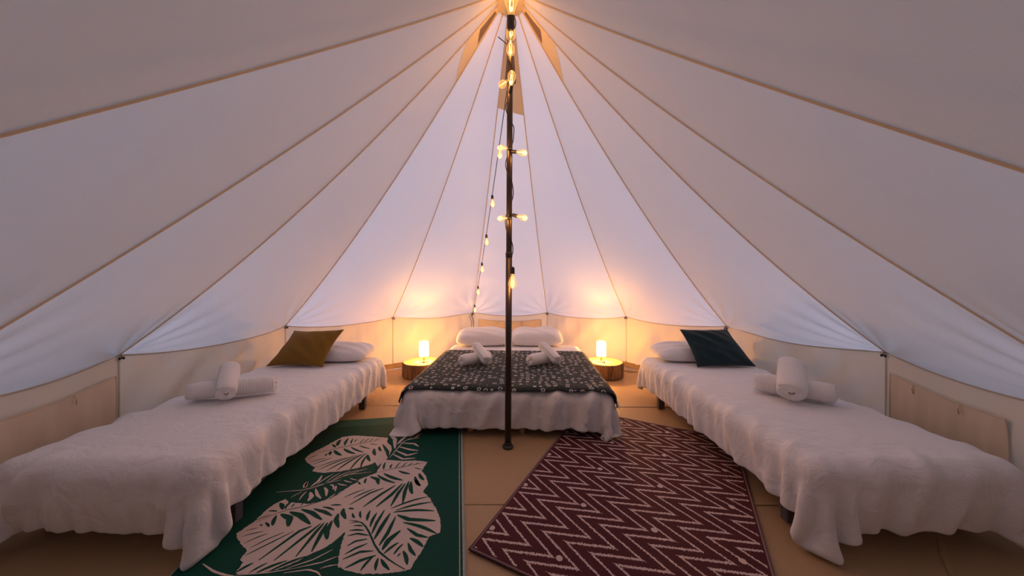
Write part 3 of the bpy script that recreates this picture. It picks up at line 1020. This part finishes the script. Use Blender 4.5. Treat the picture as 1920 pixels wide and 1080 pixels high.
# ------------------------------------------------------------------ log side tables and lamps
def log_table(x, y, r, h, label, seed):
    o = empty('log_side_table', (x, y, 0), seed); tag(o, label, 'side table')
    rr = random.Random(seed)
    n = 56
    ph = [rr.uniform(0, 6) for _ in range(4)]
    def rad(a, k): return r * (1 + .018 * math.sin(3 * a + ph[0]) + .012 * math.sin(7 * a + ph[1]) + .012 * math.sin(19 * a + ph[2] + k) + .008 * math.sin(31 * a + ph[3] - k))
    v, f = [], []
    zs = [0.001, .01, .05, .1, h - .02, h - .004]
    for k, z_ in enumerate(zs):
        for i in range(n):
            a = 2 * math.pi * i / n
            q = rad(a, k * .2) * (0.985 if k in (0, 5) else 1)
            v.append((q * math.cos(a), q * math.sin(a), z_))
    for k in range(len(zs) - 1):
        for i in range(n):
            j = (i + 1) % n
            f.append((k * n + i, k * n + j, (k + 1) * n + j, (k + 1) * n + i))
    f.append(tuple(range(n))[::-1])
    link('bark', v, f, M['bark'], o)
    v, f = [], []
    for (k, z_, sc) in ((0, h - .006, .965), (1, h - .001, .965), (2, h, .95), (3, h, .4), (4, h, .02)):
        for i in range(n):
            a = 2 * math.pi * i / n
            q = rad(a, 1.0) * sc
            v.append((q * math.cos(a), q * math.sin(a), z_))
    for k in range(4):
        for i in range(n):
            j = (i + 1) % n
            f.append((k * n + i, k * n + j, (k + 1) * n + j, (k + 1) * n + i))
    f.append(tuple(4 * n + i for i in range(n)))
    link('sawn_top', v, f, M['logtop'], o)
    return o
SH = 0.178
log_table(-1.125, 1.80, 0.235, SH, 'round log table with bark left of the double bed', 1)
log_table(1.215, 1.80, 0.235, SH, 'round log table with bark right of the double bed', 2)

def lamp(x, y, label, floor_run):
    o = empty('table_lamp', (x, y, SH)); tag(o, label, 'lamp')
    smooth_angle(MB().lathe([(.050, .0), (.052, .004), (.052, .012), (.046, .016), (.012, .018), (.010, .03)], 32).out('base', M['pine'], o))
    mb = MB()
    for k in range(3):
        a = 2 * math.pi * k / 3 + .5
        mb.tube([(.044 * math.cos(a), .044 * math.sin(a), .014), (.055 * math.cos(a), .055 * math.sin(a), .075)], .0022, 6)
    mb.lathe([(.010, .016), (.010, .06), (.016, .062), (.016, .10)], 16)
    mb.out('stand', M['gold'], o)
    n = 40
    v, f = [], []
    prof = [(.0570, .075), (.0575, .078), (.0575, .255), (.0570, .258)]
    MB().lathe(prof, n, close=False).out('shade', M['shade'], o)
    mb = MB()
    mb.tube([(.0575 * math.cos(a), .0575 * math.sin(a), .259) for a in np.linspace(0, 2 * math.pi, 33)], .0018, 6)
    for k in range(3):
        a = 2 * math.pi * k / 3 + .3
        mb.tube([(.056 * math.cos(a), .056 * math.sin(a), .257), (.014 * math.cos(a), .014 * math.sin(a), .245)], .0014, 6)
    mb.out('shade_ring', M['gold'], o)
    MB().lathe([(.004, .10), (.012, .104), (.022, .125), (.027, .15), (.022, .172), (.010, .183), (.002, .186)], 20).out('light_bulb', M['lampbulb'], o)
    cord = MB().tube([(0.03, -.04, .008), (.05, -.07, .006), (.09, -.10, .006)], .003, 6)
    cord.box((.012, -.082, .002), (.026, -.056, .022), .004)
    cord.out('switch_cord', M['black'], o)
    if floor_run:
        MB().tube([Vector(p) - Vector((x, y, SH)) for p in floor_run], .0045, 6).out('floor_cord', M['cable'], o)
    ld = bpy.data.lights.new('lamp_glow', 'POINT'); ld.energy = LAMP_W; ld.color = (1.0, 0.50, 0.13); ld.shadow_soft_size = 0.03
    lo = bpy.data.objects.new('lamp_glow', ld); col.objects.link(lo); lo.parent = o; lo.location = (0, 0, .165)
    return o
lamp(-1.088, 1.763, 'small lit lamp with white cylinder shade on the left log table', None)
lamp(1.163, 1.763, 'small lit lamp with white cylinder shade on the right log table',
     [(1.30, 2.06, .012), (1.40, 2.03, .008), (1.50, 1.96, .008), (1.60, 1.90, .008), (1.68, 1.90, .008)])

# ------------------------------------------------------------------ string of bulbs wound down the pole and along the back roof
strings = empty('string_lights', (0.018, -0.0, 3.2)); tag(strings, 'black string of glowing amber bulbs wound around pole and hung to back', 'string lights')
S0 = strings.location.copy()
bulb_prof = [(.006, .0), (.013, .004), (.014, .016), (.020, .034), (.029, .058), (.0315, .074), (.029, .092), (.020, .107), (.009, .115), (.001, .117)]
bulb_me = {}
def bulb(p, d, k=1.0, watt=1.0):
    """socket at p, glass pointing along d"""
    p = Vector(p)
    T = frame_to(p - S0, Vector(d)) @ Matrix.Scale(k, 4)
    if not bulb_me:
        for nm, mb, mt in (('bulb_socket', MB().lathe([(.008, -.052), (.013, -.048), (.0165, -.040), (.0165, -.004), (.018, .0), (.017, .004)], 16), M['black']),
                           ('glass_bulb', MB().lathe(bulb_prof, 20), M['bulb']),
                           ('filament', MB().tube([(.004, 0, .02), (.008, 0, .035), (.010, 0, .085), (.004, .003, .09), (-.004, .004, .04), (-.006, -.003, .088), (-.009, 0, .09), (-.007, 0, .03), (-.004, 0, .02)], .0014, 6), M['filament'])):
            o = mb.out(nm, mt); bulb_me[nm] = o.data; bpy.data.objects.remove(o)
    s = bpy.data.objects.new('bulb_socket', bulb_me['bulb_socket']); col.objects.link(s); s.parent = strings; s.matrix_local = T
    for nm in ('glass_bulb', 'filament'):
        q = bpy.data.objects.new(nm, bulb_me[nm]); col.objects.link(q); q.parent = s
    ld = bpy.data.lights.new('bulb_glow', 'POINT'); ld.energy = BULB_W * watt; ld.color = (1.0, 0.52, 0.2); ld.shadow_soft_size = 0.02
    lo = bpy.data.objects.new('bulb_glow', ld); col.objects.link(lo); lo.parent = s; lo.location = (0, 0, .066)

# bulbs on the pole, from the peak down
bulb(at_depth(958, 32, 2.30), (0.02, -0.30, 1.0), 1.6)
bulb(at_depth(958, 44, 2.375), (0.0, -0.12, -1), 1.12)
bulb(at_depth(957, 76, 2.385), (0.0, -0.1, -1), 1.0)
bulb(at_depth(958, 163, 2.385), (0.08, -0.15, 1), 0.95)
bulb(at_depth(950, 152, 2.40), (-0.35, -0.4, -0.5), 0.85)
bulb(at_depth(952, 278, 2.395), (-1, -0.4, -0.10), 0.70)
bulb(at_depth(968, 285, 2.395), (1, -0.5, -0.30), 0.78)
bulb(at_depth(951, 409, 2.395), (-1, -0.6, -0.15), 0.70)
bulb(at_depth(969, 405, 2.395), (1, -0.5, -0.35), 0.78)
bulb(at_depth(961, 513, 2.385), (0.0, -0.12, -1), 0.95)
# the run of bulbs along the back seam
A0, A1 = Vector((0.0, 0.03, 2.70)), V[6] + Vector((0.01, -0.03, -.01))
def run_pt(u):
    p = A0.lerp(A1, u); p.z -= 0.10 * 4 * u * (1 - u); return p
def run_row(py):
    lo, hi = 0.0, 1.0
    for _ in range(40):
        u = (lo + hi) / 2; p = run_pt(u)
        if YH - F * (p.z - HC) / (p.y - CY) < py: lo = u
        else: hi = u
    return lo
rows = [(270, 1.0), (364, 1.0), (438, 1.0), (491, 1.0), (535, .95), (570, .9)]
us = [run_row(r) for r, k in rows]
for u, (r, k) in zip(us, rows):
    bulb(run_pt(u) + Vector((0, 0, -.045)), (0.06, -.1, -1), k * 0.72, 0.8)
cab = MB()
cab.tube([run_pt(k / 60) - S0 for k in range(61)], .0032, 6)
# wound part of the cable
hel = []
for k in range(420):
    z_ = 3.22 - 1.93 * k / 419
    a = -1.3 + 2 * math.pi * 4.6 * k / 419
    r = 0.0285 + 0.012 * max(0, math.sin(k * 0.075)) ** 6
    hel.append(pole_at(z_) + Vector((r * math.cos(a), r * math.sin(a), 0)) - S0)
cab.tube(hel, .0036, 6)
cab.tube([hel[-1], hel[-1] + Vector((.02, -.03, -.01)), hel[-1] + Vector((.06, -.03, -.015)), hel[-1] + Vector((.05, -.03, -.035)), hel[-1] + Vector((.01, -.035, -.03))], .0036, 6)
cab.tube([pole_at(2.95) + Vector((-.02, -.02, 0)) - S0, pole_at(2.97) + Vector((-.05, -.03, .0)) - S0, pole_at(3.0) + Vector((-.088, -.03, .0)) - S0], .0034, 6)
cab.tube([A1 - S0, A1 + Vector((-.02, -.02, -.04)) - S0, A1 + Vector((.01, -.03, -.10)) - S0, A1 + Vector((.015, -.03, -.25)) - S0, A1 + Vector((.005, -.03, -.40)) - S0], .0042, 6)
cab.tube([A1 - S0, A1 + Vector((-.05, -.02, -.03)) - S0, A1 + Vector((-.02, -.03, -.12)) - S0, A1 + Vector((-.02, -.03, -.36)) - S0], .0036, 6)
cab.out('cable', M['cable'], strings)

# ------------------------------------------------------------------ rugs
def rug(name, corner, ang, w, l, mat, thick=0.006):
    """woven plastic mat; corner is its near left corner"""
    o = empty(name, (corner[0], corner[1], 0.001), ang)
    nx, ny = 24, 36
    v, uv = [], []
    for lvl in (thick, 0.0):
        for j in range(ny + 1):
            for i in range(nx + 1):
                x, y = w * i / nx, l * j / ny
                v.append((x, y, lvl + 0.0004)); uv.append((x, y))
    K = (nx + 1) * (ny + 1); f = []
    for j in range(ny):
        for i in range(nx):
            q = j * (nx + 1) + i
            f.append((q, q + 1, q + nx + 2, q + nx + 1)); f.append((K + q, K + q + nx + 1, K + q + nx + 2, K + q + 1))
    for i in range(nx):
        f.append((i, K + i, K + i + 1, i + 1)); q = ny * (nx + 1) + i; f.append((q, q + 1, K + q + 1, K + q))
    for j in range(ny):
        q = j * (nx + 1); f.append((q, q + nx + 1, K + q + nx + 1, K + q)); q += nx; f.append((q, K + q, K + q + nx + 1, q + nx + 1))
    link('woven_mat', v, f, mat, o, smooth=False, uv=uv)
    return o
zig = rug('zigzag_rug', (-.17, -.923), math.radians(-27.9), 1.21, 1.80, M['zigzag'])
tag(zig, 'burgundy woven rug with pale zigzag lines beside the right bed', 'rug')
mb = MB()
for x in (0.004, 1.206): mb.tube([(x, y, .005) for y in np.linspace(0, 1.8, 20)], .0045, 6)
for y in (0.004, 1.796): mb.tube([(x, y, .005) for x in np.linspace(0, 1.21, 20)], .0045, 6)
mb.out('binding', simple('burgundy_binding', (0.14, 0.06, 0.075), 0.8), zig)

GA = math.radians(9.2)
GFR = Vector((-.43, .60)) + Vector((math.sin(GA), -math.cos(GA))) * 1.80
GFL = GFR - Vector((math.cos(GA), math.sin(GA))) * 1.22
leaf_rug = rug('leaf_rug', GFL, GA, 1.22, 1.80, M['green'])
tag(leaf_rug, 'green woven rug with large cream leaf pattern beside the left bed', 'rug')
M['bind'] = simple('grey_green_binding', (0.30, 0.34, 0.33), 0.8)
for x in (0.003, 1.217): MB().tube([(x, y, .005) for y in np.linspace(0, 1.8, 20)], .004, 6).out('binding', M['bind'], leaf_rug)
def rug_pt(px, py):
    p = at(px, py, 0.0074)
    d = Vector((p.x, p.y)) - GFL
    return (d.x * math.cos(GA) + d.y * math.sin(GA), -d.x * math.sin(GA) + d.y * math.cos(GA))
c4 = lambda x, y: rug_pt(370 + x / 6, 900 + y / 6)
c5 = lambda x, y: rug_pt(600 + x / 6, 900 + y / 6)
c6 = lambda x, y: rug_pt(500 + x / 5.053, 780 + y / 5.053)
def jag(poly, amp=.0022, step=.008):
    out = []
    for k in range(len(poly)):
        a, b = Vector(poly[k]), Vector(poly[(k + 1) % len(poly)])
        n = max(1, int((b - a).length / step))
        for i in range(n):
            p = a.lerp(b, i / n); out.append((p.x + random.uniform(-amp, amp), p.y + random.uniform(-amp, amp)))
    return out
lv, lf, lm = [], [], []
def fill(poly, zz, mi):
    from mathutils.geometry import delaunay_2d_cdt
    r = delaunay_2d_cdt([Vector(p) for p in poly], [], [list(range(len(poly)))], 1, 1e-5)
    b = len(lv)
    lv.extend([Vector((p.x, p.y, zz)) for p in r[0]])
    for t in r[2]:
        t = tuple(b + i for i in t)
        n = (lv[t[1]] - lv[t[0]]).cross(lv[t[2]] - lv[t[0]])
        lf.append(t if n.z > 0 else t[::-1]); lm.append(mi)
ZC, ZG, ZK = 0.0071, 0.0075, 0.0079
outline = [c6(*p) for p in [(362, 405), (420, 355), (560, 285), (640, 240), (720, 200), (830, 185), (1000, 195), (1150, 208), (1140, 250), (1180, 285), (1185, 320), (1150, 395), (1130, 415), (1300, 428), (1400, 422), (1525, 435), (1470, 520), (1510, 570), (1530, 640)]]
outline += [c5(*p) for p in [(1215, 50), (1160, 130), (1240, 210), (1300, 310), (1345, 420), (1360, 500), (1350, 590), (1225, 640), (1150, 790), (1010, 1010), (860, 1040), (700, 1055), (480, 1060), (280, 1015), (205, 975), (210, 860), (240, 720), (285, 585)]]
outline += [c4(*p) for p in [(1530, 700), (1420, 770), (1230, 855), (1100, 930), (900, 1010), (700, 1050), (480, 1062), (430, 1050), (510, 930), (480, 890), (560, 800), (500, 730), (440, 640), (440, 600), (500, 565), (650, 460), (760, 350), (870, 270), (990, 215), (1025, 245), (1010, 300), (1060, 255), (1250, 270), (1420, 235), (1560, 150)]]
outline += [c5(*p) for p in [(100, 220), (260, 120), (350, 60), (440, 20)]]
outline += [c6(*p) for p in [(850, 645), (880, 600), (960, 570), (1040, 540), (1065, 490), (1025, 440), (1000, 455), (880, 490), (700, 525), (540, 540), (430, 525), (460, 490), (380, 440)]]
fill(jag(outline), ZC, 0)
def slash(cf, pts, w, mi, zz, sc):
    """lens-shaped stroke through the points"""
    P = [Vector(cf(*p)) for p in pts]
    # smooth the path
    Q = []
    n = 10
    for k in range(n + 1):
        u = k / n * (len(P) - 1); i = min(int(u), len(P) - 2); f_ = u - i
        if len(P) == 2: q = P[0].lerp(P[1], u); d_ = (P[1] - P[0]); q = q + Vector((-d_.y, d_.x)) * 0.05 * math.sin(math.pi * u)
        else: q = P[i].lerp(P[i + 1], f_)
        Q.append(q)
    # the stroke's real width at that distance: pixel width scaled to the floor
    px = cf(pts[0][0] + w, pts[0][1]); wid = (Vector(px) - Vector(cf(*pts[0]))).length * sc
    L_, R_ = [], []
    for k, q in enumerate(Q):
        t = (Q[min(k + 1, n)] - Q[max(k - 1, 0)]).normalized(); nn = Vector((-t.y, t.x))
        h = wid * .5 * (math.sin(math.pi * (0.06 + 0.88 * k / n)) ** 0.8) + random.uniform(0, .0008)
        L_.append(q + nn * h); R_.append(q - nn * h)
    b = len(lv)
    lv.extend([Vector((p.x, p.y, zz)) for p in L_] + [Vector((p.x, p.y, zz)) for p in R_])
    for k in range(n): lf.append((b + k, b + n + 1 + k, b + n + 2 + k, b + k + 1)); lm.append(mi)
G4 = [((540,575),(690,540),8),((500,640),(745,580),10),((525,715),(790,605),14),((590,770),(980,590),14),((530,855),(800,720),(1090,575),18),((690,905),(1150,575),(1290,520),38),((860,910),(1240,610),(1390,490),36),((1105,868),(1340,580),(1430,480),40),((1285,810),(1400,590),(1465,480),45),((1460,670),(1455,580),(1515,460),55),((1590,540),(1560,450),(1585,380),48),
 ((655,455),(835,390),12),((650,480),(960,350),(1200,300),(1420,230),(1620,150),9),((800,350),(900,355),20),((930,260),(960,335),40),((940,385),(1040,430),(1025,525),60),((1040,360),(1160,400),(1270,500),55),((1170,330),(1290,370),(1400,450),45),((1310,325),(1430,360),(1515,405),38),((1410,305),(1540,340),24),((1500,285),(1620,285),20),((850,515),(890,400),40),((765,480),(805,530),24),((705,505),(730,515),18),((990,330),(1020,265),20),((1060,310),(1100,265),15),((1160,290),(1190,265),12),((1230,295),(1290,270),10),
 ((440,1040),(630,935),34),((580,1050),(790,935),24),((640,1060),(1010,910),36),((760,1060),(1225,860),34)]
G6 = [((385,415),(480,370),8),((410,440),(560,400),9),((440,460),(620,400),10),((470,490),(760,395),11),((490,512),(860,370),15),((560,525),(900,365),17),((660,520),(920,360),20),((790,510),(950,350),18),((890,490),(960,365),20),((980,430),(960,370),26),((1030,375),(1020,310),30),((1085,335),(1065,290),22),((1150,390),(1145,340),(1100,270),28),((480,350),(700,300),(900,260),(1140,215),7),((555,380),(575,358),16),((600,370),(610,335),26),((710,375),(640,325),30),((840,360),(730,310),28),((920,345),(800,295),20),((980,310),(880,280),14),((1050,270),(980,265),10),((620,270),(650,300),20),((670,285),(700,225),30),((740,280),(775,210),22),((800,265),(820,215),13),((830,250),(860,220),10),((880,265),(930,215),8),((920,255),(980,210),8),((970,245),(1020,210),7),((1020,235),(1070,210),7),
 ((1040,540),(1200,500),(1350,470),(1520,440),7),((1060,500),(1085,450),15),((1110,510),(1125,440),18),((1170,500),(1190,455),15),((1220,495),(1270,440),10),((1280,490),(1330,440),9),((1340,475),(1390,440),8),((1400,465),(1450,440),7),((1360,550),(1250,520),25),((1290,610),(1110,545),32),((1215,635),(1050,560),28),((1060,650),(1050,600),(980,575),35),((930,640),(945,590),20),((890,650),(870,625),16),((1470,505),(1400,490),10),((1490,610),(1445,545),30),((1450,660),(1405,575),30)]
G5 = [((270,200),(510,105),14),((375,205),(620,100),18),((335,280),(560,150),(720,90),24),((485,305),(690,160),(850,60),34),((630,305),(800,170),(930,40),40),((795,300),(880,150),(960,40),36),((930,265),(955,130),(1000,15),38),((1040,160),(1025,20),42),((1130,70),(1075,0),36),
 ((795,325),(1210,190),24),((850,345),(1260,250),28),((825,365),(1285,350),32),((870,395),(1000,445),(1300,460),46),((935,480),(1310,605),38),((980,545),(1090,620),(1215,650),35),((1010,655),(1160,755),40),((990,710),(1020,790),(1075,855),35),((935,800),(980,955),40),((870,865),(910,825),16),((830,840),(935,720),26),((720,830),(885,705),32),((700,790),(770,680),(905,570),60),((665,740),(760,600),(850,415),42),((610,670),(690,530),(790,375),45),((580,610),(640,480),(725,340),32),((565,530),(640,370),30),((530,460),(565,345),30),((460,430),(455,350),22),((390,430),(365,375),20),((320,320),(380,330),24),((325,455),(450,465),(530,540),(580,650),(640,790),(800,920),(960,1010),17),
 ((340,485),(440,475),11),((375,515),(480,520),18),((330,570),(495,570),22),((310,630),(420,605),(550,625),22),((305,745),(400,690),(535,665),24),((275,840),(400,770),(535,715),26),((255,895),(450,810),(600,800),28),((280,995),(450,910),(630,850),36),((455,1025),(600,860),30),((625,1020),(655,880),34),((780,1015),(720,950),(685,890),36),((290,440),(255,370),(265,320),45)]
for cf, lst in ((c4, G4), (c6, G6), (c5, G5)):
    for it in lst: slash(cf, it[:-1], it[-1], 1, ZG, 1.12)
# cream strokes on the green ground: fronds, stems, ribs
K4 = [((60,945),(180,1030),(300,1070),(420,1085),22),((430,1075),(800,1045),(1130,990),12),((1000,1000),(1300,900),(1525,785),14),((1120,990),(1400,930),(1580,860),15),((1380,1000),(1590,955),13),((970,1050),(1250,1010),(1350,1040),(1390,1085),18),
 ((885,140),(1200,115),(1400,50),(1620,0),10),((1200,90),(1240,20),36),((1050,200),(1180,135),9),((1145,230),(1230,130),14),((1245,240),(1285,190),(1270,140),46),((1390,210),(1350,170),(1330,100),32),((1450,185),(1455,120),(1430,85),32),((1550,130),(1560,80),(1540,60),22)]
K6 = [((400,700),(560,640),(760,560),(1000,530),9),((370,680),(390,625),25),((420,670),(490,620),(525,565),26),((480,650),(640,545),12),((560,630),(700,540),10),((620,610),(800,520),10),((700,585),(870,510),9),((780,560),(950,500),9),((630,700),(640,665),(600,650),22),((760,660),(670,640),14),((810,630),(730,610),12),((860,610),(790,590),10),
 ((1160,400),(1230,320),(1290,250),(1400,190),10),((1165,180),(1215,220),(1215,310),34),((1240,270),(1330,190),26),((1265,255),(1400,265),(1440,290),22),((1245,290),(1360,320),(1440,330),22),((1215,325),(1330,375),(1430,350),22),((1190,360),(1290,410),(1410,400),22),((1330,230),(1450,205),20),((1300,200),(1340,150),18),((1370,180),(1400,140),18),((1420,170),(1450,130),18),((1400,215),(1460,170),18)]
for cf, lst in ((c4, K4), (c6, K6)):
    for it in lst: slash(cf, it[:-1], it[-1], 0, ZK, 1.0)
link('leaf_pattern', lv, lf, None, leaf_rug, smooth=False, mats=[M['cream'], M['green_plain']], midx=lm)
